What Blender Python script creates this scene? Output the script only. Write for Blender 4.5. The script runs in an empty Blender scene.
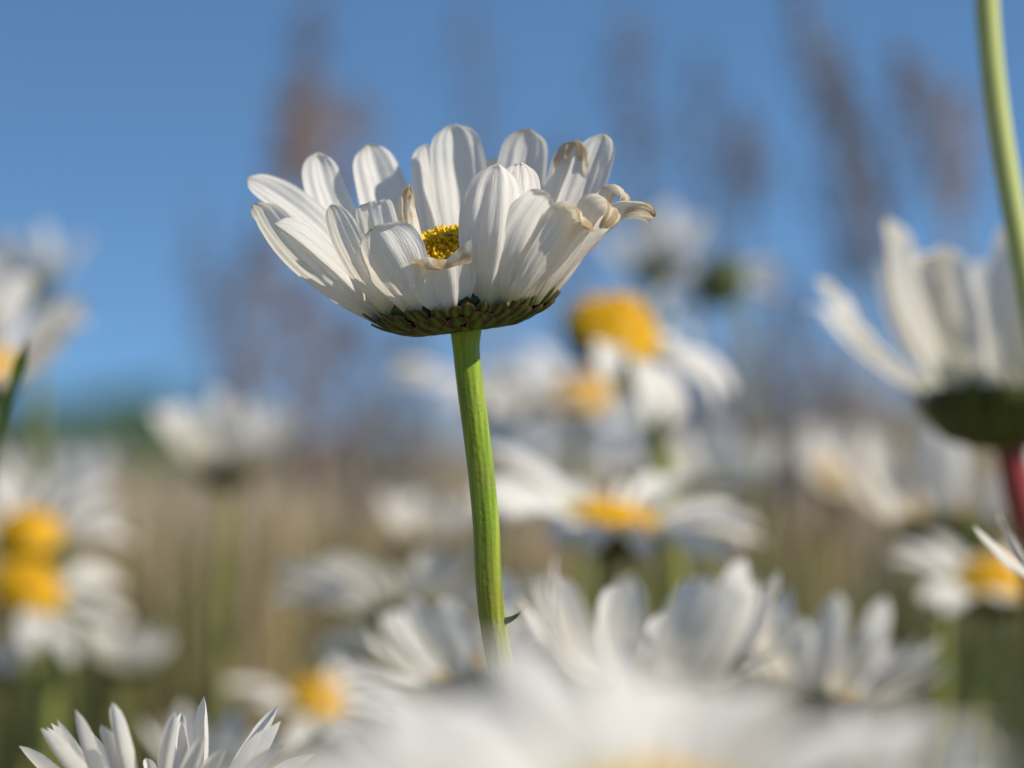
import bpy, math, random
from mathutils import Vector, Matrix, Quaternion, noise
R = math.radians
SC = bpy.context.scene
COL = SC.collection

# ------------------------------------------------------------------ camera
FPX = 60.0 / 17.3 * 1024.0            # focal length in pixels
HCAM = 0.42                           # the lens sits at flower height
PITCH = math.atan((470 - 384) / FPX)
FOCUS = 0.40
cam_d = bpy.data.cameras.new('camera'); cam = bpy.data.objects.new('camera', cam_d); COL.objects.link(cam)
cam_d.lens = 60.0; cam_d.sensor_width = 17.3; cam_d.clip_start = 0.005; cam_d.clip_end = 6000
cam.location = (0, 0, HCAM); cam.rotation_euler = (R(90) + PITCH, 0, 0)
cam_d.dof.use_dof = True; cam_d.dof.focus_distance = 0.395; cam_d.dof.aperture_fstop = 7.0
cam_d.dof.aperture_blades = 0
SC.camera = cam

# ------------------------------------------------------------------ sky and sun
SUN_DIR = Vector((0.79, -0.28, 0.64)).normalized()      # towards the sun
elev = math.asin(SUN_DIR.z); azim = math.atan2(SUN_DIR.x, SUN_DIR.y)
w = bpy.data.worlds.new('World'); SC.world = w; w.use_nodes = True
nt = w.node_tree; bg = nt.nodes['Background']
sky = nt.nodes.new('ShaderNodeTexSky'); sky.sky_type = 'NISHITA'; sky.sun_disc = False
sky.sun_elevation = elev; sky.sun_rotation = azim; sky.altitude = 600; sky.air_density = 1.0; sky.dust_density = 0.1; sky.ozone_density = 1.0
tc = nt.nodes.new('ShaderNodeTexCoord'); add = nt.nodes.new('ShaderNodeVectorMath'); add.operation = 'ADD'
add.inputs[1].default_value = (0, 0, 0.22)               # clear deep air: skip the pale horizon band
mul_z = nt.nodes.new('ShaderNodeVectorMath'); mul_z.operation = 'MULTIPLY'; mul_z.inputs[1].default_value = (1, 1, 3.2)
nt.links.new(tc.outputs['Generated'], mul_z.inputs[0]); nt.links.new(mul_z.outputs[0], add.inputs[0])
nrm = nt.nodes.new('ShaderNodeVectorMath'); nrm.operation = 'NORMALIZE'
nt.links.new(add.outputs[0], nrm.inputs[0]); nt.links.new(nrm.outputs[0], sky.inputs['Vector'])
tint = nt.nodes.new('ShaderNodeMix'); tint.data_type = 'RGBA'; tint.blend_type = 'MULTIPLY'; tint.inputs[0].default_value = 1.0; tint.inputs[7].default_value = (0.70, 0.95, 1.06, 1)   # deep clean blue
nt.links.new(sky.outputs[0], tint.inputs[6]); nt.links.new(tint.outputs[2], bg.inputs[0]); bg.inputs[1].default_value = 0.135
sl = bpy.data.lights.new('sun', 'SUN'); sl.energy = 5.0; sl.angle = R(0.53); sl.color = (1.0, 0.91, 0.77)
so = bpy.data.objects.new('sun', sl); COL.objects.link(so); so.location = (2, -2, 3)
so.rotation_euler = SUN_DIR.to_track_quat('Z', 'Y').to_euler()
SC.view_settings.view_transform = 'Standard'; SC.view_settings.look = 'None'
SC.view_settings.exposure = 0.2; SC.view_settings.gamma = 1.0; SC.view_settings.use_curve_mapping = False
SC.cycles.max_bounces = 10; SC.cycles.transmission_bounces = 8; SC.cycles.diffuse_bounces = 5
SC.cycles.use_denoising = True

FWD = Vector((0, math.cos(PITCH), math.sin(PITCH))); UP = Vector((0, -math.sin(PITCH), math.cos(PITCH)))
def at(px, py, d):
    return Vector((0, 0, HCAM)) + d * (FWD + (px - 512) / FPX * Vector((1, 0, 0)) - (py - 384) / FPX * UP)

# ------------------------------------------------------------------ materials
def mat(name):
    m = bpy.data.materials.new(name); m.use_nodes = True
    t = m.node_tree; b = t.nodes['Principled BSDF']; o = t.nodes['Material Output']
    return m, t, b, o
def N(t, k, **kw):
    n = t.nodes.new(k)
    for a, v in kw.items(): setattr(n, a, v)
    return n
def ramp(t, fac, stops):
    r = N(t, 'ShaderNodeValToRGB'); e = r.color_ramp.elements
    e[0].position, e[0].color = stops[0][0], (*stops[0][1], 1)
    e[1].position, e[1].color = stops[-1][0], (*stops[-1][1], 1)
    for p, c in stops[1:-1]:
        q = e.new(p); q.color = (*c, 1)
    t.links.new(fac, r.inputs[0]); return r.outputs[0]
def mixc(t, fac, a, b):
    m = N(t, 'ShaderNodeMix', data_type='RGBA')
    if hasattr(fac, 'links'): t.links.new(fac, m.inputs[0])
    else: m.inputs[0].default_value = fac
    for i, v in ((6, a), (7, b)):
        if hasattr(v, 'links'): t.links.new(v, m.inputs[i])
        else: m.inputs[i].default_value = (*v, 1)
    return m.outputs[2]
def sheet(name, col_fn, rough=0.5, trans=0.35, tcol=None, bump_scale=None, bump=0.2, spec=0.3):
    m, t, b, o = mat(name)
    c = col_fn(t)
    t.links.new(c, b.inputs['Base Color']); b.inputs['Roughness'].default_value = rough
    b.inputs['Specular IOR Level'].default_value = spec
    tr = N(t, 'ShaderNodeBsdfTranslucent')
    if tcol:
        t.links.new(mixc(t, 0.6, c, tcol), tr.inputs[0])
    else: t.links.new(c, tr.inputs[0])
    mx = N(t, 'ShaderNodeMixShader'); mx.inputs[0].default_value = trans
    t.links.new(b.outputs[0], mx.inputs[1]); t.links.new(tr.outputs[0], mx.inputs[2])
    t.links.new(mx.outputs[0], o.inputs[0])
    if bump_scale:
        uv = N(t, 'ShaderNodeUVMap'); mp = N(t, 'ShaderNodeMapping'); mp.inputs['Scale'].default_value = bump_scale
        t.links.new(uv.outputs[0], mp.inputs[0])
        ns = N(t, 'ShaderNodeTexNoise'); ns.inputs['Scale'].default_value = 1.0; ns.inputs['Detail'].default_value = 5
        t.links.new(mp.outputs[0], ns.inputs['Vector'])
        bp = N(t, 'ShaderNodeBump'); bp.inputs['Strength'].default_value = bump; bp.inputs['Distance'].default_value = 0.0003
        t.links.new(ns.outputs[0], bp.inputs['Height'])
        t.links.new(bp.outputs[0], b.inputs['Normal']); t.links.new(bp.outputs[0], tr.inputs['Normal'])
    return m

def petal_col(t):
    # white, faint greenish base, fine long veins, dry brown where the 'brown' attribute says the petal has withered
    at_ = N(t, 'ShaderNodeAttribute', attribute_name='brown')
    uv = N(t, 'ShaderNodeUVMap'); sp = N(t, 'ShaderNodeSeparateXYZ'); t.links.new(uv.outputs[0], sp.inputs[0])
    mp = N(t, 'ShaderNodeMapping'); mp.inputs['Scale'].default_value = (26, 1.2, 1); t.links.new(uv.outputs[0], mp.inputs[0])
    ns = N(t, 'ShaderNodeTexNoise'); ns.inputs['Scale'].default_value = 1.0; ns.inputs['Detail'].default_value = 4; t.links.new(mp.outputs[0], ns.inputs['Vector'])
    veins = ramp(t, ns.outputs[0], [(0.30, (0.82, 0.81, 0.77)), (0.62, (0.89, 0.88, 0.86))])
    base = ramp(t, sp.outputs[1], [(0.0, (0.34, 0.42, 0.12)), (0.10, (0.72, 0.74, 0.56)), (0.24, (1, 1, 1))])
    mul = N(t, 'ShaderNodeMix', data_type='RGBA', blend_type='MULTIPLY'); mul.inputs[0].default_value = 1.0
    t.links.new(veins, mul.inputs[6]); t.links.new(base, mul.inputs[7])
    tcn = N(t, 'ShaderNodeTexCoord')
    n2 = N(t, 'ShaderNodeTexNoise'); n2.inputs['Scale'].default_value = 700; n2.inputs['Detail'].default_value = 4; t.links.new(tcn.outputs['Object'], n2.inputs['Vector'])
    ma = N(t, 'ShaderNodeMath', operation='MULTIPLY_ADD'); t.links.new(n2.outputs[0], ma.inputs[0]); ma.inputs[1].default_value = 0.9; ma.inputs[2].default_value = -0.45
    ad = N(t, 'ShaderNodeMath', operation='ADD', use_clamp=True); t.links.new(at_.outputs['Fac'], ad.inputs[0]); t.links.new(ma.outputs[0], ad.inputs[1])
    mu = N(t, 'ShaderNodeMath', operation='MULTIPLY', use_clamp=True); t.links.new(ad.outputs[0], mu.inputs[0])
    st = N(t, 'ShaderNodeMath', operation='GREATER_THAN'); t.links.new(at_.outputs['Fac'], st.inputs[0]); st.inputs[1].default_value = 0.01
    t.links.new(st.outputs[0], mu.inputs[1])
    brown = ramp(t, mu.outputs[0], [(0.0, (0.90, 0.88, 0.84)), (0.35, (0.82, 0.76, 0.62)), (0.8, (0.70, 0.60, 0.42)), (1.0, (0.46, 0.34, 0.19))])
    return mixc(t, mu.outputs[0], mul.outputs[2], brown)
M_PETAL = sheet('petal_white', petal_col, rough=0.5, trans=0.44, tcol=(0.97, 0.90, 0.74), bump_scale=(48, 5, 1), bump=0.55, spec=0.25)

def bract_col(t):
    uv = N(t, 'ShaderNodeUVMap'); sp = N(t, 'ShaderNodeSeparateXYZ'); t.links.new(uv.outputs[0], sp.inputs[0])
    a = N(t, 'ShaderNodeMath', operation='SUBTRACT'); t.links.new(sp.outputs[0], a.inputs[0]); a.inputs[1].default_value = 0.5
    b = N(t, 'ShaderNodeMath', operation='ABSOLUTE'); t.links.new(a.outputs[0], b.inputs[0])
    c1 = ramp(t, b.outputs[0], [(0.06, (0.085, 0.13, 0.018)), (0.22, (0.032, 0.052, 0.010)), (0.38, (0.018, 0.022, 0.008)), (0.44, (0.05, 0.024, 0.012)), (0.5, (0.26, 0.17, 0.08))])
    c2 = ramp(t, sp.outputs[1], [(0.86, (0, 0, 0)), (1.0, (1, 1, 1))])
    return mixc(t, c2, c1, (0.16, 0.09, 0.035))
M_BRACT = sheet('bract_green', bract_col, rough=0.5, trans=0.1)

def stem_col(t):
    tcn = N(t, 'ShaderNodeTexCoord'); mp = N(t, 'ShaderNodeMapping'); mp.inputs['Scale'].default_value = (1400, 1400, 40)
    t.links.new(tcn.outputs['Object'], mp.inputs[0])
    ns = N(t, 'ShaderNodeTexNoise'); ns.inputs['Scale'].default_value = 1.0; ns.inputs['Detail'].default_value = 3; t.links.new(mp.outputs[0], ns.inputs['Vector'])
    c = ramp(t, ns.outputs[0], [(0.3, (0.13, 0.22, 0.012)), (0.55, (0.22, 0.33, 0.020)), (0.75, (0.42, 0.48, 0.06))])
    n2 = N(t, 'ShaderNodeTexNoise'); n2.inputs['Scale'].default_value = 60; t.links.new(tcn.outputs['Object'], n2.inputs['Vector'])
    f = ramp(t, n2.outputs[0], [(0.52, (0, 0, 0)), (0.72, (0.55, 0.55, 0.55))])
    at_ = N(t, 'ShaderNodeAttribute', attribute_name='brown')
    c = mixc(t, f, c, (0.26, 0.13, 0.06))
    return mixc(t, at_.outputs['Fac'], c, (0.26, 0.04, 0.035))
def solid(name, col_fn, rough=0.45, sss=0.0, scol=(0.3, 0.5, 0.05), bump=None):
    m, t, b, o = mat(name); c = col_fn(t); t.links.new(c, b.inputs['Base Color']); b.inputs['Roughness'].default_value = rough
    b.inputs['Specular IOR Level'].default_value = 0.35
    if sss: b.inputs['Subsurface Weight'].default_value = sss; b.inputs['Subsurface Radius'].default_value = (0.8, 1.0, 0.3); b.inputs['Subsurface Scale'].default_value = 0.001
    if bump:
        tcn = N(t, 'ShaderNodeTexCoord'); ns = N(t, 'ShaderNodeTexNoise'); ns.inputs['Scale'].default_value = bump[0]; t.links.new(tcn.outputs['Object'], ns.inputs['Vector'])
        bp = N(t, 'ShaderNodeBump'); bp.inputs['Strength'].default_value = bump[1]; bp.inputs['Distance'].default_value = bump[2]
        t.links.new(ns.outputs[0], bp.inputs['Height']); t.links.new(bp.outputs[0], b.inputs['Normal'])
    return m
M_STEM = solid('stem_green', stem_col, 0.38, 0.35, bump=(1800, 0.4, 0.0002))
M_PALE = solid('stem_pale', lambda t: mixc(t, .55, stem_col(t), (0.62, 0.62, 0.30)), 0.5, 0.3)
M_OLIVE = solid('stem_olive', lambda t: mixc(t, .65, stem_col(t), (0.20, 0.18, 0.07)), 0.5, 0.2)
def disc_col(t):
    tcn = N(t, 'ShaderNodeTexCoord'); ns = N(t, 'ShaderNodeTexNoise'); ns.inputs['Scale'].default_value = 900; ns.inputs['Detail'].default_value = 2
    t.links.new(tcn.outputs['Object'], ns.inputs['Vector'])
    return ramp(t, ns.outputs[0], [(0.3, (0.60, 0.29, 0.004)), (0.5, (0.78, 0.47, 0.006)), (0.7, (0.90, 0.66, 0.02))])
M_DISC = solid('disc_yellow', disc_col, 0.55, 0.15)
def const(c): 
    def f(t):
        n = N(t, 'ShaderNodeRGB'); n.outputs[0].default_value = (*c, 1); return n.outputs[0]
    return f
def leaf_col(t):
    tcn = N(t, 'ShaderNodeTexCoord'); ns = N(t, 'ShaderNodeTexNoise'); ns.inputs['Scale'].default_value = 120; t.links.new(tcn.outputs['Object'], ns.inputs['Vector'])
    return ramp(t, ns.outputs[0], [(0.35, (0.05, 0.10, 0.015)), (0.65, (0.13, 0.20, 0.03))])
M_LEAF = sheet('leaf_green', leaf_col, 0.45, 0.3)
def grass_col(stops):
    def f(t):
        at_ = N(t, 'ShaderNodeAttribute', attribute_name='tone')
        return ramp(t, at_.outputs['Fac'], stops)
    return f
M_GRASS = sheet('grass_dry', grass_col([(0.0, (0.035, 0.06, 0.015)), (0.22, (0.11, 0.13, 0.04)), (0.4, (0.30, 0.23, 0.085)), (0.8, (0.46, 0.34, 0.16)), (1.0, (0.58, 0.48, 0.36))]), 0.6, 0.3)
M_SEED = sheet('seed_head', grass_col([(0.0, (0.26, 0.26, 0.29)), (0.5, (0.42, 0.37, 0.36)), (1.0, (0.62, 0.45, 0.31))]), 0.7, 0.45)

# ------------------------------------------------------------------ mesh helpers
class MB:
    def __init__(s): s.v = []; s.f = []; s.uv = []; s.at = []
    def grid(s, rows, uvs=None, ats=None, closed=False):
        b = len(s.v); n = len(rows); m = len(rows[0])
        for i, r in enumerate(rows):
            for j, p in enumerate(r):
                s.v.append(tuple(p)); s.uv.append(uvs[i][j] if uvs else (j / max(1, m - 1), i / (n - 1))); s.at.append(ats[i][j] if ats else 0.0)
        for i in range(n - 1):
            for j in range(m if closed else m - 1):
                k = (j + 1) % m
                s.f.append((b + i * m + j, b + i * m + k, b + (i + 1) * m + k, b + (i + 1) * m + j))
    def build(s, name, material, parent=None, attr='brown', origin=None):
        me = bpy.data.meshes.new(name)
        if origin is not None: s.v = [tuple(Vector(p) - origin) for p in s.v]
        me.from_pydata(s.v, [], s.f); me.update()
        u = me.uv_layers.new(name='UVMap')
        flat = []
        for l in me.loops: flat.extend(s.uv[l.vertex_index])
        u.data.foreach_set('uv', flat)
        a = me.attributes.new(attr, 'FLOAT', 'POINT'); a.data.foreach_set('value', s.at)
        me.polygons.foreach_set('use_smooth', [True] * len(me.polygons))
        me.materials.append(material)
        o = bpy.data.objects.new(name, me); COL.objects.link(o)
        if parent is not None: o.parent = parent
        return o
def thing(name, label, cat, loc, group=None):
    o = bpy.data.objects.new(name, None); COL.objects.link(o); o.location = loc; o.empty_display_size = 0.02
    o['label'] = label; o['category'] = cat
    if group: o['group'] = group
    return o
def frame_of(tan):
    tan = tan.normalized(); a = Vector((0, 0, 1)) if abs(tan.z) < 0.9 else Vector((1, 0, 0))
    s = tan.cross(a).normalized(); return s, s.cross(tan).normalized()
def tube(mb, pts, rad, seg=14, ridge=0.0, nr=7, att=None, cap=True):
    rows = []; ats = []
    s, u = frame_of(pts[1] - pts[0])
    for i, p in enumerate(pts):
        tan = (pts[min(i + 1, len(pts) - 1)] - pts[max(i - 1, 0)]).normalized()
        s = (s - s.dot(tan) * tan).normalized(); u = s.cross(tan)
        r = rad[i] if isinstance(rad, (list, tuple)) else rad
        row = []
        for k in range(seg):
            a = 2 * math.pi * k / seg; rr = r * (1 + ridge * math.cos(nr * a))
            row.append(p + rr * (math.cos(a) * s + math.sin(a) * u))
        rows.append(row); ats.append([att[i] if att else 0.0] * seg)
    if cap:
        rows.insert(0, [pts[0]] * seg); rows.append([pts[-1]] * seg); ats.insert(0, ats[0]); ats.append(ats[-1])
    mb.grid(rows, ats=ats, closed=True)
def spline(pts, n):
    # centripetal Catmull-Rom through the points: no loops where spacing changes
    P = [pts[0] * 2 - pts[1]] + list(pts) + [pts[-1] * 2 - pts[-2]]; out = []
    segs = len(pts) - 1
    for i in range(n + 1):
        x = i / n * segs; k = min(int(x), segs - 1); f = x - k
        p0, p1, p2, p3 = P[k:k + 4]
        t1 = max(1e-6, (p1 - p0).length) ** .5; t2 = t1 + max(1e-6, (p2 - p1).length) ** .5; t3 = t2 + max(1e-6, (p3 - p2).length) ** .5
        t = t1 + (t2 - t1) * f
        a1 = p0 * ((t1 - t) / t1) + p1 * (t / t1); a2 = p1 * ((t2 - t) / (t2 - t1)) + p2 * ((t - t1) / (t2 - t1)); a3 = p2 * ((t3 - t) / (t3 - t2)) + p3 * ((t - t2) / (t3 - t2))
        b1 = a1 * ((t2 - t) / t2) + a2 * (t / t2); b2 = a2 * ((t3 - t) / (t3 - t1)) + a3 * ((t - t1) / (t3 - t1))
        out.append(b1 * ((t2 - t) / (t2 - t1)) + b2 * ((t - t1) / (t2 - t1)))
    return out

def petal_mesh(mb, B, Mid, T, width, nout, rng, cup=0.16, curl=None, roll=0.0, brown=0.0, brown_from=0.85, nu=16, nv=34,
               groove=0.034, taper=0.42, wmax=0.58, blunt=4.2, notch=0.018, twist=0.0, crumple=0.0, fold=0.0, shear=0.0):
    """one ray floret: B base, Mid passed through half way, T tip (before any curl); nout roughly the outer side"""
    C = Mid * 2 - (B + T) * 0.5
    L = 0; ts = [i / nv for i in range(nv + 1)]
    bez = lambda t: (1 - t) ** 2 * B + 2 * t * (1 - t) * C + t * t * T
    der = lambda t: (2 * (1 - t) * (C - B) + 2 * t * (T - C))
    seed = Vector((rng.uniform(0, 90), rng.uniform(0, 90), rng.uniform(0, 90)))
    pos = B.copy(); rows = []; uvs = []; ats = []
    gph = rng.uniform(-0.4, 0.4); tips = [rng.uniform(-1, 1) for _ in range(3)]
    length = sum((bez((i + 1) / nv) - bez(i / nv)).length for i in range(nv))
    for i, t in enumerate(ts):
        d = der(t); tan = d.normalized()
        side = tan.cross(nout).normalized()
        no = side.cross(tan).normalized()
        if no.dot(nout) < 0: no = -no
        if roll or twist:
            q = Quaternion(tan, R(roll + twist * t)); side = q @ side; no = q @ no
        if curl and t > curl[0]:
            k = (t - curl[0]) / (1 - curl[0]); ang = R(curl[1]) * k
            # turn the heading towards the outside (+) or the inside (-)
            tan2 = tan * math.cos(ang) + no * math.sin(ang); no = no * math.cos(ang) - tan * math.sin(ang); tan = tan2
            step = length / nv * (curl[2] if len(curl) > 2 else 1.0)
        else: step = length / nv
        if i: 
            if curl and t > curl[0]: pos = pos + tan * step
            else: pos = bez(t)
        # outline
        if t < wmax: wv = taper + (1 - taper) * math.sin(t / wmax * math.pi / 2) ** 1.15
        else:
            k = (t - wmax) / (1 - wmax); wv = (1 - 0.10 * k) * max(0.0, 1 - k ** blunt) ** 0.5
        wv = max(wv, 0.05) * width
        wv *= 1 + 0.05 * noise.noise(seed + Vector((0, t * 5, 0)))
        row = []; ur = []; ar = []
        for j in range(nu + 1):
            u = j / nu * 2 - 1
            tipk = max(0, (t - 0.8) / 0.2)
            lat = side * (u * wv / 2)
            g = groove * width * (.7 * math.cos((u + gph * 0.3) * math.pi * 2.0) + .35 * math.cos(u * 15 + gph * 9)) * min(1, t * 4) * (1 - 0.6 * tipk)
            ck = max(0, (t - curl[0]) / (1 - curl[0])) if curl else 0
            cupd = -cup * wv * (u * u) * (1 - 0.5 * tipk) * (1 - min(1, ck * 2.5) * .85)
            fo = -fold * wv * abs(u)
            nz = noise.noise(seed + Vector((u * 1.3, t * 3.2, 0))) * 0.05 * width * min(1, t * 3)
            fine = noise.noise(seed + Vector((u * 7, t * 2.0, 5))) * 0.010 * width
            cr = crumple * width * noise.noise(seed + Vector((u * 3, t * 9, 9))) * max(0, (t - 0.55) / 0.45)
            lobes = Vector((0, 0, 0)) + tan * (-notch * width * abs(math.sin(u * math.pi * 1.5 + tips[0])) * 2.2 * tipk)
            if shear: lobes += tan * (shear * u * wv / 2 * t * (1 - ck))
            p = pos + lat + no * (g + cupd + fo + nz + fine + cr) + lobes
            row.append(p); ur.append((j / nu, t))
            bval = 0.0
            if brown > 0 and t > brown_from:
                bval = brown * ((t - brown_from) / (1 - brown_from)) ** 0.8 * (0.75 + 0.5 * noise.noise(seed + Vector((u * 2.5, t * 6, 3))))
            ar.append(max(0, bval))
        rows.append(row); uvs.append(ur); ats.append(ar)
    mb.grid(rows, uvs, ats)

def bract_ring(mb, c, ax, ex, ey, r0, z0, r1, z1, n, width, rng, off=0.0):
    for k in range(n):
        a = 2 * math.pi * (k + off) / n + rng.uniform(-.06, .06)
        rd = ex * math.cos(a) + ey * math.sin(a); sd = -ex * math.sin(a) + ey * math.cos(a)
        ln = 1 + rng.uniform(-.2, .22); jz = rng.uniform(-1, 1) * .00022; sk = rng.uniform(-.35, .35)
        rows = []
        for i in range(7):
            t = i / 6
            rr = r0 + (r1 - r0) * t * ln; zz = z0 + (z1 - z0) * (t * ln) ** 1.3
            bul = 0.00016 * math.sin(math.pi * t)
            ww = width * (0.75 + 0.4 * t) * max(0, 1 - t ** 4.5) ** 0.6 if t < 1 else width * 0.08
            p = c + rd * (rr + bul * 0.6) + ax * (zz - bul + jz * t) + sd * (sk * width * t)
            rows.append([p + sd * (u * ww / 2) + (ax * 1.0 - rd * 0.4) * (0.00022 * u * u) for u in (-1, -.5, 0, .5, 1)])
        mb.grid(rows)
def lathe(mb, c, ax, ex, ey, prof, seg=32, att=None):
    rows = []
    for r, z in prof:
        rows.append([c + ax * z + (ex * math.cos(2 * math.pi * k / seg) + ey * math.sin(2 * math.pi * k / seg)) * r for k in range(seg)])
    mb.grid(rows, closed=True)
def floret_dome(mb, c, ax, ex, ey, rad, h, n, fr, rng, power=2.2, sub=1):
    # dome core then packed florets in a sunflower spiral
    lathe(mb, c, ax, ex, ey, [(rad * 0.96 * s, h * 0.94 * (1 - s ** power) ** 0.8) for s in [1, .97, .9, .8, .65, .5, .3, .1, 0.001]], 28)
    for i in range(n):
        s = math.sqrt((i + .5) / n); a = i * 2.39996
        z = h * max(0, 1 - s ** power) ** 0.8
        a += rng.gauss(0, .03); p = c + ax * (z + rng.gauss(0, fr * .7)) + (ex * math.cos(a) + ey * math.sin(a)) * rad * s
        nr = (ax * (1.1 - s) + (ex * math.cos(a) + ey * math.sin(a)) * s * 0.8).normalized()
        r = fr * rng.uniform(.75, 1.2); s1, u1 = frame_of(nr); hh = r * rng.uniform(1.0, 3.4)
        rows = []
        for zz, q in ((-.5, .8), (.3, 1.0), (.8, 1.1), (1.0, .7), (.75, .15)):
            rows.append([p + nr * hh * zz + (s1 * math.cos(2 * math.pi * k / 6) + u1 * math.sin(2 * math.pi * k / 6)) * r * q for k in range(6)])
        mb.grid(rows, closed=True)

# ------------------------------------------------------------------ the setting: ground and distance
def structure(o): o['kind'] = 'structure'; return o
def ground_col(t):
    tcn = N(t, 'ShaderNodeTexCoord'); ns = N(t, 'ShaderNodeTexNoise'); ns.inputs['Scale'].default_value = 1.2; ns.inputs['Detail'].default_value = 8
    t.links.new(tcn.outputs['Object'], ns.inputs['Vector'])
    n2 = N(t, 'ShaderNodeTexNoise'); n2.inputs['Scale'].default_value = 0.05; n2.inputs['Detail'].default_value = 5; t.links.new(tcn.outputs['Object'], n2.inputs['Vector'])
    c = ramp(t, ns.outputs[0], [(0.35, (0.14, 0.13, 0.055)), (0.5, (0.30, 0.23, 0.13)), (0.7, (0.42, 0.33, 0.21))])
    f = ramp(t, n2.outputs[0], [(0.45, (0, 0, 0)), (0.6, (0.7, 0.7, 0.7))])
    return mixc(t, f, c, (0.10, 0.13, 0.05))
M_GROUND = solid('meadow_soil', ground_col, 0.9, bump=(40, 0.6, 0.02))
g = MB(); rows = []
ys = [-20, -5, -1, 0, 1, 2, 3, 4, 6, 8, 12, 18, 30, 60, 120, 300, 800, 2500, 5000]; xs = [-4000, -900, -200, -60, -20, -8, -4, -2, -1, 0, 1, 2, 4, 8, 20, 60, 200, 900, 4000]
for y in ys: rows.append([Vector((x, y, 0.025 * noise.noise(Vector((x * .8, y * .8, 0))) if abs(x) < 30 and y < 40 else 0)) for x in xs])
g.grid(rows); structure(g.build('ground', M_GROUND))

rng = random.Random(11)
def blade(mb, x, y, h, wd, lean, az, tone, seg=5):
    f = rng.uniform(0, math.pi); side = Vector((math.cos(f), math.sin(f), 0)); ld = Vector((math.cos(az), math.sin(az), 0))
    rows = []; ats = []
    for i in range(seg + 1):
        t = i / seg; p = Vector((x, y, -0.01)) + Vector((0, 0, h * (t - 0.18 * lean * t * t))) + ld * (h * lean * t * t)
        ww = wd * (1 - 0.75 * t) * 0.5
        rows.append([p - side * ww, p + side * ww]); ats.append([tone] * 2)
    mb.grid(rows, ats=ats)
    return p
mb = MB()
cnt = 0
for i in range(26000):
    d = 1.3 + (rng.random() ** 1.25) * 12; xx = rng.uniform(-.28, .28) * d
    patch = noise.noise(Vector((xx * 1.6, d * 0.9, 3)))
    green = rng.random() < 0.28 + 0.8 * patch
    right = max(0, min(1, (xx / d - 0.07) * 10))
    if rng.random() < right * 0.5: green = True
    tone = rng.uniform(0.0, 0.3) if green else min(1, max(.3, .68 + .9 * noise.noise(Vector((xx * 3.5 / d * 3, d * .3, 8)))+ rng.uniform(-.1, .1)))
    h = rng.uniform(0.16, 0.30) if green else rng.uniform(0.20, 0.415) + (0.05 * rng.random() if rng.random() < .3 else 0) - (.03 if xx < -.08 * d else 0)
    blade(mb, xx, d, h, rng.choice((.003, .004, .010)) * (1 + d * 0.10), rng.uniform(0.02, .45), rng.uniform(0, 6.28), tone)
for cx_, cw, nn, tn in ((270, 22, 34, .8), (322, 12, 14, .25), (352, 22, 26, .7), (415, 26, 26, .75), (150, 30, 22, .6), (745, 26, 30, .75), (790, 22, 24, .6), (690, 20, 20, .85), (860, 16, 12, .4), (300, 20, 14, 1.0)):
    for k in range(nn):
        d = rng.uniform(.85, 1.2); q = at(rng.gauss(cx_, cw), 470, d); blade(mb, q.x, d, HCAM + d * rng.uniform(-.012, .004), rng.uniform(.002, .0045), rng.uniform(.0, .04), rng.uniform(0, 6.28), tn + rng.uniform(-.1, .1), 5)
for cx_, cw, nn in ((375, 18, 60), (205, 14, 40), (110, 26, 60), (60, 20, 40), (640, 14, 40), (770, 14, 50), (325, 9, 40), (455, 14, 30), (900, 30, 40), (1000, 24, 30), (715, 8, 12)):
    for k in range(nn):
        d = rng.uniform(.9, 1.5); q = at(rng.gauss(cx_, cw), 470, d); blade(mb, q.x, d, HCAM - d * abs(rng.gauss(.0, .018)), rng.uniform(.002, .0055), rng.uniform(.0, .05), rng.uniform(0, 6.28), rng.uniform(.02, .26), 5)
o = mb.build('meadow_grass', M_GRASS, attr='tone'); o['kind'] = 'stuff'; o['label'] = 'dry tan meadow grass mixed with green blades'
# low green growth between the near flower stems
mb = MB()
for i in range(17000):
    d = rng.uniform(.80, 2.4); q = rng.uniform(-.30, .34); xx = q * d
    zone = max(0, min(1, (q - .045) * 22)) + .45 * max(0, min(1, (-q - .10) * 30)) + .12
    if rng.random() > zone: continue
    h = HCAM - d * rng.uniform(.034, .10) * (1 if q > 0 else 1.15)
    blade(mb, xx, d, h * 1.08, rng.uniform(.002, .005), rng.uniform(.02, .35), rng.uniform(0, 6.28), rng.uniform(0, .30), 4)
o = mb.build('green_undergrowth', M_GRASS, attr='tone'); o['kind'] = 'stuff'; o['label'] = 'dark green blades growing among the daisy stems'
# pale flowering tips that thin out above the dry grass
mb = MB()
for i in range(3600):
    d = rng.uniform(1.5, 4.5); xx = rng.uniform(-.24, .24) * d
    h = HCAM + d * (rng.uniform(-0.012, 0.012) + abs(rng.gauss(0, .018)) * (1.25 if xx > -.03 * d else .25) - (.006 if xx < -.07 * d else 0))
    az = rng.uniform(0, 6.28); p = blade(mb, xx, d, h, .0018, rng.uniform(.02, .12), az, 0.9)
    for k in range(9):
        q = p + Vector((rng.gauss(0, .006), rng.gauss(0, .006), -k * .006)); l = rng.uniform(.004, .009)
        s, u = frame_of(Vector((rng.uniform(-.5, .5), rng.uniform(-.5, .5), 1)))
        dz = Vector((rng.uniform(-.4, .4), rng.uniform(-.4, .4), 1)).normalized()
        mb.grid([[q - s * .0012, q + s * .0012], [q + dz * l * .5 - s * .002, q + dz * l * .5 + s * .002], [q + dz * l, q + dz * l]], ats=[[1.0] * 2] * 3)
o = mb.build('seeding_grass', M_GRASS, attr='tone'); o['kind'] = 'stuff'; o['label'] = 'pale seeding grass tips against the lower sky'

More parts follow.
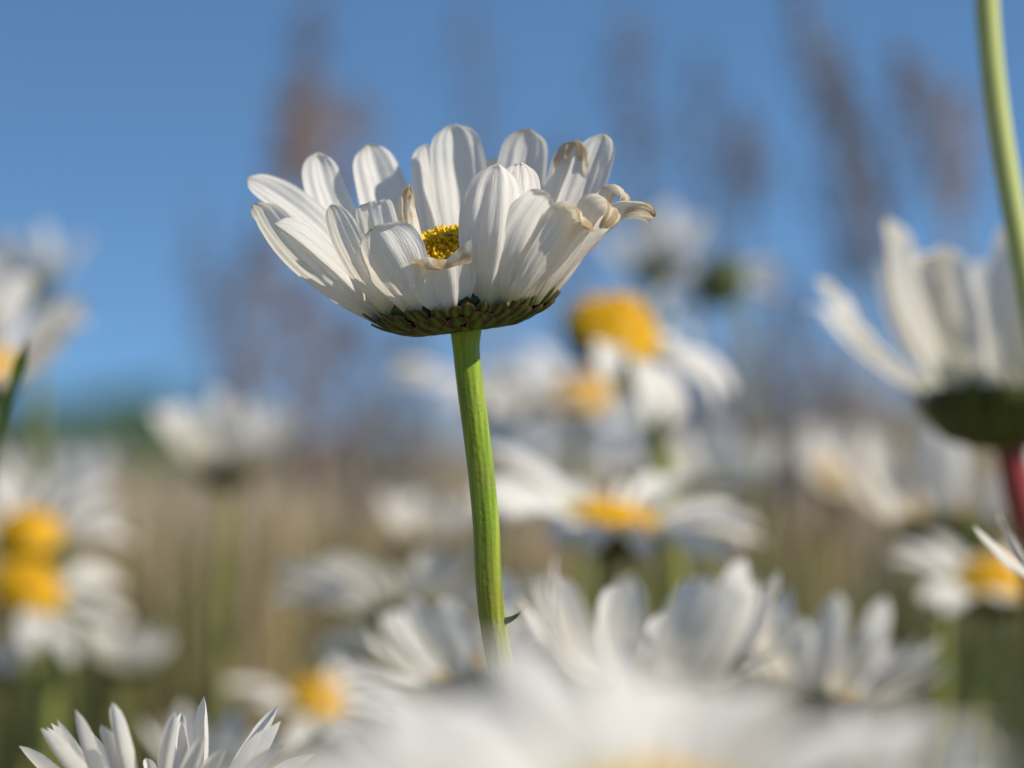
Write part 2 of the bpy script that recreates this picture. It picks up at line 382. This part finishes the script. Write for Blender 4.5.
# a shrub on the skyline, left
def shrub(px, d, hw, ht, label):
    c = at(px, 470, d); root = thing('shrub', label, 'shrub', (c.x, c.y, 0))
    st = MB(); lv = MB()
    for k in range(9):
        a = rng.uniform(0, 6.28); top = Vector((math.cos(a) * hw * .6, math.sin(a) * hw * .6, ht * rng.uniform(.6, .9)))
        tube(st, spline([Vector((0, 0, -.02)), top * .4 + Vector((0, 0, ht * .1)), top], 8), [.035 * hw * (1 - .08 * i) for i in range(9)], 7)
    for k in range(5200):
        a = rng.uniform(0, 6.28); z = rng.random() ** .8; r = hw * math.sqrt(max(0, 1 - (z * 2 - .9) ** 2 * .7)) * rng.uniform(.3, 1) * (1 + .3 * noise.noise(Vector((math.cos(a) * 2, math.sin(a) * 2, z * 3 + px))))
        p = Vector((math.cos(a) * r, math.sin(a) * r, z * ht * (1 + .18 * noise.noise(Vector((a, r, px))))))
        s, u = frame_of(Vector((rng.gauss(0, 1), rng.gauss(0, 1), rng.gauss(0, 1)))); l = hw * rng.uniform(.04, .08)
        lv.grid([[p, p], [p + s * l * .5 - u * l * .25, p + s * l * .5 + u * l * .25], [p + s * l, p + s * l]])
    st.build('stem', M_STEM, root); lv.build('foliage', M_LEAF, root)
shrub(62, 9.0, .62, .60, 'dark green shrub on the skyline behind the left-edge daisies')
shrub(330, 14.0, .85, .55, 'low green shrub on the skyline under the in-focus daisy head')
shrub(865, 12.0, .9, .62, 'green shrub on the skyline behind the right-hand daisies')

# ------------------------------------------------------------------ tall grass stalks against the sky
def stalk(px, py, d, pan_len, pan_w, tone, lean, label, foot=None, n=150):
    top = at(px, py, d); gx = top.x + (foot if foot is not None else -lean) ; base = Vector((gx, top.y, 0))
    root = thing('grass_stalk', label, 'grass stalk', base, 'tall grass stalks against the sky')
    mid = Vector((gx * .75 + top.x * .25, top.y, top.z * .55))
    pts = spline([base - Vector((0, 0, .01)), mid, top], 22)
    m = MB(); tube(m, pts, [.0021 * (1 - .5 * i / 22) for i in range(23)], 7, att=None); 
    m.at = [tone * .6 + .2] * len(m.v); m.build('culm', M_SEED, root, attr='tone', origin=base)
    m = MB(); dirn = (pts[-1] - pts[-4]).normalized()
    for k in range(int(n * .95)):
        t = rng.random(); ww = 1.25 * pan_w * math.sin(math.pi * (t * .85 + .1)) * .5
        c = top - dirn * pan_len * (1 - t); a = rng.uniform(0, 6.28); s, u = frame_of(dirn)
        q = c + (s * math.cos(a) + u * math.sin(a)) * ww * rng.random() + dirn * rng.uniform(0, .008)
        l = rng.uniform(.003, .007); dd = (dirn + (q - c) * 20 + Vector((0, 0, .1))).normalized(); s2, u2 = frame_of(dd)
        m.grid([[c, c + u2 * .0001], [q, q + u2 * .0001]])
        m.grid([[q, q], [q + dd * l * .5 - s2 * .0011, q + dd * l * .5 + s2 * .0011], [q + dd * l, q + dd * l]])
        m.grid([[q, q], [q + dd * l * .5 - u2 * .0011, q + dd * l * .5 + u2 * .0011], [q + dd * l, q + dd * l]])
    m.at = [tone] * len(m.v); m.build('seed_head', M_SEED, root, attr='tone', origin=base)
STALKS = [
    (306, 98, 1.15, .035, .022, .85, .03, 'tall grass stalk with a rusty brown seed head above the daisy petals on the left', -.05, 200),
    (352, 112, 1.3, .040, .034, .75, .03, 'grass stalk with a dull brown plume just right of the rusty seed head', -.06, 150),
    (318, 8, 1.4, .05, .022, .2, .04, 'pale grey grass stalk leaning in above the rusty seed head', -.09, 90),
    (200, 225, 1.6, .06, .022, .2, .03, 'faint grey grass stalk between the left-edge daisies and the in-focus daisy', .03, 80),
    (470, 18, 1.6, .08, .034, .15, .02, 'faint grey grass stalk rising behind the middle petals of the in-focus daisy', .02, 110),
    (628, 20, 1.3, .09, .030, .2, .02, 'slate grey grass plume rising behind the right half of the in-focus daisy', .02, 170),
    (745, 135, 1.2, .030, .016, .45, .03, 'grass stalk with a small brown tuft above the flower of blown-back petals', .01, 110),
    (795, -10, 1.1, .06, .018, .35, -.05, 'grass stalk slanting down to the right from the top edge of the photo', .10, 130),
    (838, 85, 1.2, .075, .028, .0, .03, 'darkest slate blue grass plume rising above the large daisy at the right edge', .02, 200),
    (868, 150, 1.35, .05, .026, .05, .03, 'dark grass stalk just right of the darkest plume, its head lower', .03, 130),
    (905, 70, 1.15, .045, .020, .5, .05, 'grass stalk bending left with a brown head beside the tall green stem', .09, 140),
    (560, 150, 1.5, .09, .030, .3, .03, 'faint grey-brown grass plume behind the right back petals of the in-focus daisy', .02, 150),
    (700, 60, 1.45, .10, .026, .15, .03, 'long faint slate plume just left of the small brown tuft', .02, 170),
    (255, 250, 1.3, .07, .040, .6, .02, 'broad mauve-brown plume low beside the left outer petals of the in-focus daisy', -.02, 260),
    (300, 300, 1.2, .07, .040, .75, .02, 'tan plume directly below the left outer petals of the in-focus daisy', .01, 260),
    (350, 330, 1.25, .07, .036, .5, -.02, 'mauve plume between the tan plume and the in-focus stem', .02, 240),
    (405, 350, 1.35, .07, .034, .4, .02, 'grey plume nearest the in-focus stem on its left side', .0, 220),
    (790, 300, 1.3, .08, .030, .2, .02, 'slate plume left of the large right-edge daisy, lowest of the slate ones', .0, 240),
    (830, 380, 1.2, .06, .034, .6, .02, 'brown plume under the left petals of the large right-edge daisy', .01, 240),
    (750, 370, 1.4, .08, .036, .35, .01, 'grey plume standing right of the yellow domes near the field top', .01, 240),
    (690, 370, 1.3, .06, .030, .3, .01, 'grey plume close behind the small cupped daisy right of the yellow domes', -.01, 200),
    (958, 112, 1.3, .045, .020, .9, .03, 'grass stalk with a rusty head nearest the tall green stem at top right', -.02, 130),
]
for s in STALKS: stalk(*s)

# ------------------------------------------------------------------ daisies
PROTO = {}
def build_head_protos():
    r = random.Random(5)
    X, Y, Z = Vector((1, 0, 0)), Vector((0, 1, 0)), Vector((0, 0, 1))
    spec = {  # start elevation, tip elevation, length, width
        'cup': (40, 74, .019, .0058), 'open': (22, 6, .019, .0056), 'half': (38, 60, .0195, .0056), 'droop': (2, -42, .017, .0055),
        'quill': (44, 60, .0175, .0027), 'fan': (48, 68, .020, .0050), 'small': (45, 74, .013, .0045)}
    for k, (e0, e1, L, W) in spec.items():
        ms = []
        for v in range(5):
            m = MB(); de = r.uniform(-11, 11); a0, a1 = R(e0 + de * .5), R(e1 + de); ll = L * r.uniform(.88, 1.08)
            mid = Vector((0, -math.cos(a0), math.sin(a0))) * ll * .5
            tip = mid + Vector((r.uniform(-.1, .1), -math.cos(a1), math.sin(a1))) * ll * .52
            o_curl = (0.86, r.uniform(20, 110), .8) if r.random() < .25 else None
            petal_mesh(m, Vector((0, 0, 0)), mid * 1.0 + Vector((0, 0, 0)), tip, W * r.uniform(.85, 1.12), Vector((0, -.4, -1)) if k in ('open', 'droop') else Vector((0, -1, -.3)), r,
                       cup=.14 if k != 'quill' else .75, curl=o_curl, brown=r.choice([0, 0, .5]), nu=8, nv=14, groove=.03, twist=r.uniform(-12, 12), blunt=3.2 if k != 'quill' else 3.4, taper=.42 if k != 'quill' else .6)
            o = m.build('petal', M_PETAL); ms.append(o.data); bpy.data.objects.remove(o)
        PROTO[k] = ms
    for k, (rad, h, n) in {'flat': (.0075, .0028, 130), 'dome': (.0080, .0062, 170)}.items():
        m = MB(); floret_dome(m, Vector((0, 0, 0)), Z, X, Y, rad, h, n, .00042, r)
        o = m.build('disc', M_DISC); PROTO[k] = o.data; bpy.data.objects.remove(o)
    m = MB(); lathe(m, Vector((0, 0, 0)), Z, X, Y, [(.0012, -.0058), (.003, -.0052), (.0058, -.0036), (.0078, -.0012), (.0080, .0004), (.006, .0008)], 24)
    for q, (r0, z0, r1, z1, n) in enumerate([(.002, -.0058, .0066, -.0034, 14), (.0045, -.0052, .0085, -.0016, 20), (.0062, -.0040, .0094, .0002, 24)]):
        bract_ring(m, Vector((0, 0, 0)), Z, X, Y, r0, z0, r1, z1, n, .0022, r, q * .5)
    o = m.build('calyx', M_BRACT); PROTO['calyx'] = o.data; bpy.data.objects.remove(o)
build_head_protos()
def child(name, data, root, mtx):
    o = bpy.data.objects.new(name, data); COL.objects.link(o); o.parent = root; o.matrix_local = mtx; return o

def daisy(px, py, d, kind, disc, axis, label, size=1.0, n=20, stem=None, red=0.0, seed=0, spin=0.0, skip=None, stem_r=.0013, keep=None):
    """px,py,d: where the underside of the disc sits; axis: which way the head faces (x right, y away, z up)"""
    if d > .9: d2 = .9 + (d - .9) * .3; size *= d2 / d; d = d2
    if d > .6: d2 = .6 + (d - .6) * .62; size *= d2 / d; stem_r *= 1.0; d = d2
    r = random.Random(seed * 7 + int(px) * 13 + int(py))
    head = at(px, py, d); ax = Vector(axis).normalized()
    pts = [head - ax * .0052 * size]
    if stem:
        for (sx, sy) in stem: pts.append(at(sx, sy, d))
    else: pts.append(pts[0] - ax * .012 * size + Vector((0, 0, -.006)))
    last = pts[-1]; dirn = (pts[-1] - pts[-2]).normalized()
    gx = last.x + max(-.05, min(.05, dirn.x * last.z * .35)) + r.uniform(-.01, .01); gy = last.y + r.uniform(-.01, .02)
    pts.append(Vector((last.x * .6 + gx * .4, last.y * .5 + gy * .5, last.z * .5))); base = Vector((gx, gy, 0)); pts.append(base - Vector((0, 0, .01)))
    root = thing('daisy', label, 'daisy', base, 'white daisies in the meadow')
    sp = spline(pts, 36); m = MB()
    tube(m, sp, [stem_r * size * (1.15 if i < 2 else 1.0 + .2 * i / 36) for i in range(37)], 12, ridge=.03, att=[red * max(0, min(1, 1.6 - abs(i - 14) / 8)) for i in range(37)])
    m.build('stem', M_OLIVE if d > .55 and d != .66 else M_STEM, root, origin=base)
    # a couple of small stem leaves
    q = ax.to_track_quat('Z', 'Y').to_matrix().to_4x4(); H = Matrix.Translation(head - base) @ q @ Matrix.Scale(size, 4) @ Matrix.Rotation(spin, 4, 'Z')
    child('calyx', PROTO['calyx'], root, H); 
    if disc: child('disc', PROTO[disc], root, H @ Matrix.Translation((0, 0, .0004)))
    for k in range(n):
        if skip and k in skip: continue
        a = 2 * math.pi * k / n + r.uniform(-.09, .09)
        if keep:
            v = H.to_3x3() @ Vector((math.sin(a), -math.cos(a), 0)); im = math.degrees(math.atan2(v.z, v.x))
            if not any(lo <= im <= hi or lo <= im - 360 <= hi or lo <= im + 360 <= hi for lo, hi in keep): continue
        mm = r.choice(PROTO[kind]); lay = (k % 2) * .0004
        tilt = R(r.gauss(0, 12 if kind == 'quill' else 8)); rr = .0072
        loc = Matrix.Rotation(a, 4, 'Z') @ Matrix.Translation((0, -rr, lay)) @ Matrix.Rotation(tilt, 4, 'X') @ Matrix.Rotation(R(r.gauss(0, 9)), 4, 'Y') @ Matrix.Scale(r.uniform(.9, 1.08), 4)
        child('petal', mm, root, H @ loc)
    for k in range(2):
        i = r.randint(28, 34); p = sp[i]; a = r.uniform(0, 6.28); od = Vector((math.cos(a), math.sin(a), .9)).normalized(); lm = MB()
        s = od.cross(Vector((0, 0, 1))).normalized(); l = r.uniform(.02, .04); rows = []
        for t in range(7):
            tt = t / 6; c = p + od * l * tt - Vector((0, 0, l * .4 * tt * tt)); wd = .0035 * (.35 + math.sin(math.pi * min(1, tt * .95 + .05))) * (1 if t < 6 else .1)
            rows.append([c - s * wd, c, c + s * wd])
        lm.grid(rows); lm.build('leaf', M_LEAF, root, origin=base)
    return root

D = daisy
# near and large
D(998, 396, .55, 'fan', None, (.02, .04, 1), 'large upturned daisy at the right edge, cream petals and dark underside', size=1.44, n=21, stem=[(1006, 440), (1018, 490), (1032, 550)], red=1.0, seed=1, stem_r=.0016)
D(160, 818, .385, 'quill', 'flat', (.02, .05, 1), 'daisy with narrow rolled petals just entering the bottom left corner', size=.77, n=23, seed=4)
D(662, 837, .215, 'open', 'flat', (.0, -.22, 1), 'very blurred close daisy covering the foot of the sharp stem', size=.84, n=34, seed=1)
D(465, 842, .235, 'open', 'flat', (.05, -.16, 1), 'blurred close daisy at the bottom edge, left of the biggest and most blurred one', size=.74, n=30, seed=33)
D(648, 690, .325, 'half', 'flat', (.05, .10, 1), 'shaded grey daisy right of the small stem leaf, petals pointing up', size=.68, n=16, seed=3)
D(478, 680, .53, 'half', 'flat', (-.25, .05, 1), 'half-open white daisy crossing behind the sharp stem just above the blurred close one', size=.86, n=15, seed=5)
D(812, 700, .56, 'half', 'flat', (.25, .12, 1), 'white daisy with a fan of raised petals right of the shaded grey daisy', size=.95, n=22, seed=6)
# middle distance
D(612, 338, .66, 'droop', 'dome', (.42, -.40, 1), 'daisy with a big bare yellow dome beside the in-focus daisy, petals hanging', size=1.08, n=15, stem=[(640, 390), (655, 440), (668, 510)], seed=7, stem_r=.0019, keep=[(-115, 25)])
D(578, 402, .93, 'open', 'dome', (-.05, -.45, 1), 'daisy with a smaller yellow dome below the big bare yellow dome', size=1.05, n=15, stem=[(577, 450), (578, 500)], seed=8, stem_r=.0019, skip=(6, 7, 8))
D(720, 282, .86, 'droop', None, (-.35, .75, .4), 'daisy seen from behind at upper right of the yellow domes, petals blown back', size=.78, stem_r=.0007, n=13, seed=9, keep=[(-30, 40), (140, 250)])
D(500, 398, .95, 'open', None, (.1, -.1, 1), 'pale daisy seen side-on between the sharp stem and the smaller yellow dome', size=1.2, n=22, seed=10)
D(612, 526, .60, 'open', 'flat', (.14, -.20, 1), 'wide open daisy with a flat yellow centre right of the sharp stem', size=1.0, n=28, seed=11)
D(428, 540, .85, 'cup', 'flat', (.1, 0, 1), 'small cupped daisy touching the left side of the sharp stem midway', size=.72, n=14, seed=12)
D(415, 622, .66, 'open', 'flat', (.1, .45, 1), 'greyish shaded daisy left of the sharp stem facing away from the camera', size=1.05, n=20, seed=13)
D(712, 488, 1.0, 'cup', None, (.15, .1, 1), 'small cupped daisy standing right of the flat yellow centre', size=1.0, n=16, seed=14, stem_r=.0018)
D(838, 482, 1.15, 'half', 'dome', (.3, -.5, .7), 'small distant daisy left of the green-backed one, its yellow centre turned to us', size=.95, n=16, seed=15)
D(942, 528, .72, 'half', 'flat', (.05, .15, 1), 'broad daisy with a yellow-green underside below the large right-edge daisy', size=1.15, n=14, seed=16)
D(990, 590, .68, 'open', 'dome', (.15, -.30, 1), 'daisy with an orange yellow centre and petals on its left at the right edge', size=.85, n=14, seed=17)
D(1136, 600, .35, 'half', None, (-.1, .0, 1), 'daisy cut off by the right edge so that only one white petal tip shows', size=.72, n=12, seed=18)
D(640, 478, 1.15, 'open', None, (0, .1, 1), 'blurred white daisy above the flat yellow centre, behind the thin green stem', size=1.0, n=16, seed=19)
D(655, 268, 1.2, 'half', None, (-.1, .3, 1), 'faint grey-white daisy directly above the big bare yellow dome', size=1.0, n=14, seed=20)
# left side
D(-40, 372, .66, 'fan', 'dome', (.25, -.35, 1), 'daisy cut by the left edge highest up, a sliver of yellow showing', size=1.2, n=20, seed=21)
D(227, 466, .90, 'fan', 'flat', (-.05, -.10, 1), 'upright daisy standing alone on a long stem in front of tan grass', size=.98, n=22, stem=[(226, 520), (220, 590), (222, 700)], seed=22, stem_r=.0017)
D(28, 540, .80, 'open', 'dome', (.05, -.4, .9), 'upper one of two yellow-centred daisies near the left edge', size=.95, n=16, seed=23, stem_r=.0019, keep=[(-20, 200)])
D(26, 592, .78, 'open', 'dome', (.4, -.5, .8), 'lower one of two yellow-centred daisies near the left edge', size=.95, n=14, stem=[(44, 640), (50, 720)], seed=24, stem_r=.0021, keep=[(-120, 50)])
D(126, 668, .80, 'cup', None, (.1, 0, 1), 'small closed white daisy above the narrow-petalled one', size=.52, n=20, seed=25)
D(318, 706, .80, 'open', 'dome', (.35, -.38, .9), 'daisy with an amber centre low down between the corner daisy and the sharp stem', size=.85, n=14, seed=26, skip=(6, 7, 8, 9))
D(2, 672, 1.0, 'cup', None, (.1, 0, 1), 'tiny pale daisy at the left edge below the pair of yellow centres', size=.6, n=10, seed=27)
D(218, 775, .60, 'cup', None, (.15, 0, 1), 'lilac-white blurred daisy behind the right tips of the narrow-petalled one', size=.62, n=12, seed=28)
D(62, 500, 1.15, 'half', None, (0, .1, 1), 'pale daisy in front of the dark shrub, above the pair of yellow centres', size=1.1, n=16, seed=29)
D(28, 290, 1.0, 'half', None, (-.2, .2, 1), 'faint daisy showing above the cut-off left-edge one', size=.9, n=12, seed=30)
D(910, 800, .25, 'small', None, (.3, -.2, 1), 'greenish closed daisy bud low at the bottom right', size=.5, n=8, seed=31)

# the tall bare stem leaving through the top right
top = [at(984, -60, .47), at(988, 20, .47), at(996, 100, .47), at(1008, 180, .47), at(1028, 290, .47), at(1046, 400, .47)]
base = Vector((top[-1].x + .02, top[-1].y, 0)); pts = top + [Vector((top[-1].x + .012, top[-1].y, .2)), base - Vector((0, 0, .01))]
hd = at(983, -62, .47)
root = thing('daisy', 'tall daisy of which only the pale green stem shows, top right', 'daisy', base, 'white daisies in the meadow')
m = MB(); tube(m, spline(pts, 50), .00160, 20, ridge=.03); m.build('stem', M_PALE, root, origin=base)
H = Matrix.Translation(hd - base + Vector((0, 0, .005)))
child('calyx', PROTO['calyx'], root, H); child('disc', PROTO['flat'], root, H)
for k in range(18): child('petal', PROTO['half'][k % 5], root, H @ Matrix.Rotation(2 * math.pi * k / 18, 4, 'Z') @ Matrix.Translation((0, -.0072, 0)))

# dark bud at the left edge
c0 = at(28, 336, .47); c1 = at(-5, 452, .47); base = Vector((c1.x - .01, c1.y, 0))
root = thing('grass_plant', 'dark pointed green blade rising at the left edge over the cut-off daisy', 'grass blade', base)
m = MB(); P_ = spline([base - Vector((0, 0, .01)), Vector((base.x + .004, base.y, .25)), c1, at(13, 388, .47), c0], 40); rows = []
for i, p in enumerate(P_):
    t = i / 40; wd = .00065 * (1 + .5 * math.exp(-((t - .86) / .06) ** 2)) * max(.04, 1 - max(0, (t - .86) / .14) ** 1.6); rows.append([p + Vector((-wd, 0, 0)), p + Vector((0, wd * .5, 0)), p + Vector((wd, 0, 0))])
m.grid(rows); m.build('blade', M_LEAF, root, origin=base)

# ------------------------------------------------------------------ the daisy in focus
S = FOCUS / FPX                                   # metres per pixel in the plane of the flower
def W3(x, y, dep): return at(x, y, FOCUS + dep / 1000.0)
stem_px = [(466, 326), (466, 345), (470, 385), (476, 430), (482, 480), (486, 525), (488, 570), (492, 615), (501, 665), (513, 712), (524, 770)]
sp = [W3(x, y, 0) for x, y in stem_px]
base = Vector((sp[-1].x + .012, sp[-1].y + .004, 0)); sp += [Vector((sp[-1].x + .010, sp[-1].y + .002, .2)), base - Vector((0, 0, .01))]
hero = thing('daisy', 'sharp in-focus daisy head with cupped browning petals on a bright green stem', 'daisy', base, 'white daisies in the meadow')
pts = spline(sp, 120)
rad = [(.00185 if i < 2 else max(.00150, .00185 - i * .00003)) for i in range(121)]
m = MB(); tube(m, pts, rad, 96, ridge=.011, nr=14, att=[0.0 if i < 45 else min(.25, (i - 45) * .012) for i in range(121)]); m.build('stem', M_STEM, hero, origin=base)
# small leaf on the stem
m = MB(); a, b = W3(501, 622, -.5), W3(527, 606, -1.2); rows = []
for i in range(9):
    t = i / 8; c = a.lerp(b, t) + Vector((0, 0, -.0004 * math.sin(math.pi * t))); wd = .00046 * (1 - t) ** .8 + .00003
    rows.append([c + Vector((0, 0, wd)), c + Vector((0, -.0003, 0)), c - Vector((0, 0, wd)), c + Vector((0, .0003, 0))])
m.grid(rows, closed=True); m.build('leaf', M_LEAF, hero, origin=base)
# receptacle, bracts and disc
ax = (Vector((-.132, 0, 1)) + Vector((0, -.05, 0))).normalized(); ex = Vector((1, 0, .132)); ex = (ex - ex.dot(ax) * ax).normalized(); ey = ax.cross(ex)
c = W3(463, 307, 0); rr = random.Random(3)
m = MB(); lathe(m, c, ax, ex, ey, [(.0016, -.0027), (.0026, -.0025), (.0050, -.0021), (.0080, -.0011), (.0099, .0004), (.0098, .0014), (.007, .0020)], 48)
m.build('receptacle', M_BRACT, hero, origin=base)
for q, (r0, z0, r1, z1, n, wd) in enumerate([(.0014, -.0025, .0042, -.0026, 11, .0024), (.0028, -.0027, .0058, -.0025, 15, .0027), (.0044, -.0027, .0074, -.0021, 19, .0028), (.0058, -.0025, .0089, -.0015, 24, .0027), (.0072, -.0020, .0101, -.0008, 29, .0025), (.0084, -.0013, .0110, .0002, 36, .0018)]):
    m = MB(); bract_ring(m, c, ax, ex, ey, r0, z0, r1, z1, n, wd, rr, q * .5); m.build('bract_ring', M_BRACT, hero, origin=base)
m = MB(); floret_dome(m, W3(466, 290, 0), ax, ex, ey, .0086, .0068, 1500, .00019, rr, power=3.4); m.build('disc', M_DISC, hero, origin=base)
# petals: phi, mid(x,y,dep mm), tip(x,y,dep), width px, options
def ph(phi, rpx=84, lift=0):
    f = R(phi); return (463 + rpx * math.cos(f), 311 - 9 * math.cos(f) - 3 * math.sin(f) + lift, -9.4 * -math.sin(f))
PET = [
    # back row
    (150, (318, 228, 9.5), (247, 179, 11), 41, dict(rpx=76, face=118, brown=.5, brown_from=.95, cup=.14)),
    (132, (338, 222, 13), (318, 152, 14), 47, dict(face=112,brown=.6, brown_from=.95, cup=.10)),
    (114, (390, 216, 14), (368, 144, 15), 56, dict(face=102,brown=.8, brown_from=.93, cup=.12)),
    (99, (434, 208, 14), (425, 144, 15), 40, dict(brown=.3, brown_from=.95)),
    (84, (462, 195, 12), (453, 124, 13), 58, dict(brown=.6, brown_from=.95, cup=.16)),
    (58, (518, 200, 12), (530, 129, 13), 54, dict(face=80, brown=1.0, brown_from=.88, cup=.14, blunt=5)),
    (42, (560, 210, 9), (576, 140, 8), 44, dict(face=80, brown=1.5, brown_from=.60, cup=.2, blunt=5, crumple=.12)),
    (28, (580, 205, 7), (604, 134, 9), 46, dict(face=72, brown=.7, brown_from=.93, cup=.2)),
    (70, (492, 215, 13), (500, 158, 14), 44, dict(brown=.3, brown_from=.95)),
    # left, outer faces
    (186, (300, 262, -1), (257, 200, 0), 46, dict(face=232, brown=.6, brown_from=.88, cup=.22, curl=(.9, 60, .8))),
    (200, (322, 262, -5), (274, 224, -5.5), 27, dict(face=250, brown=.9, brown_from=.94, fold=.5, cup=.3, taper=.5)),
    (214, (352, 258, -8), (331, 204, -8), 40, dict(face=235, brown=.9, brown_from=.92, cup=.16, blunt=4)),
    (222, (382, 250, -5), (369, 197, -4), 47, dict(face=250, brown=.8, brown_from=.95, cup=.16, blunt=8, curl=(.93, -100, .6))),
    (240, (396, 272, -10.5), (372, 226, -10.5), 69, dict(face=254, brown=1.0, brown_from=.95, cup=.22, blunt=3.2, wmax=.7, curl=(.92, 40, .8))),
    (240, (414, 240, -5), (410, 184, -3), 24, dict(face=275, brown=1.7, brown_from=.40, cup=.5, blunt=2.5, crumple=.25, twist=25, rpx=60)),
    (262, (446, 282, -11), (439, 240, -11.6), 66, dict(face=264, brown=1.6, brown_from=.60, cup=.12, blunt=7, wmax=.6, roll=8, shear=.75, curl=(.74, 240, 1.0))),
    # front centre and right
    (284, (492, 232, -12), (498, 164, -10.5), 66, dict(face=272, cup=.24, brown=.7, brown_from=.965, blunt=3, groove=.045)),
    (294, (518, 228, -8.5), (520, 162, -7), 52, dict(face=290, cup=.2, brown=.2, brown_from=.96)),
    (301, (519, 250, -11.5), (552, 190, -10), 50, dict(face=286, cup=.2, brown=.9, brown_from=.93, curl=(.92, 70, .7), taper=.5)),
    (314, (548, 250, -10), (586, 196, -9), 44, dict(face=296, cup=.14, brown=1.6, brown_from=.62, taper=.6, wmax=.75, blunt=6, curl=(.74, 170, 1.25), crumple=.05)),
    (327, (570, 246, -8), (612, 180, -7), 42, dict(face=305, cup=.22, brown=1.5, brown_from=.66, taper=.6, wmax=.45, blunt=2.6, curl=(.76, 230, 1.7), crumple=.05)),
    (343, (588, 250, -5), (634, 202, -4), 40, dict(face=338, cup=.2, brown=1.7, brown_from=.70, taper=.5, blunt=7, curl=(.83, 100, 1.7), crumple=.2)),
    (8, (590, 235, 2), (618, 172, 3), 36, dict(face=320, cup=.2, brown=1.5, brown_from=.62, wmax=.45, blunt=2.4, curl=(.80, 250, 1.5), crumple=.05)),
    (304, (540, 262, -11.6), (575, 205, -10.2), 30, dict(face=296, cup=.2, taper=.5, brown=.0)),
]
for i, (phi, mid, tip, wpx, k) in enumerate(PET):
    k = dict(k); face = R(k.pop('face', phi)); rpx = k.pop('rpx', 84); r1 = random.Random(100 + i)
    B = W3(*ph(phi, rpx)); Mi = W3(*mid); T = W3(*tip)
    nout = Vector((math.cos(face), math.sin(face), -.35))
    m = MB(); petal_mesh(m, B, Mi, T, wpx * S, nout, r1, nu=24, nv=56, **k)
    m.build('petal', M_PETAL, hero, origin=base)
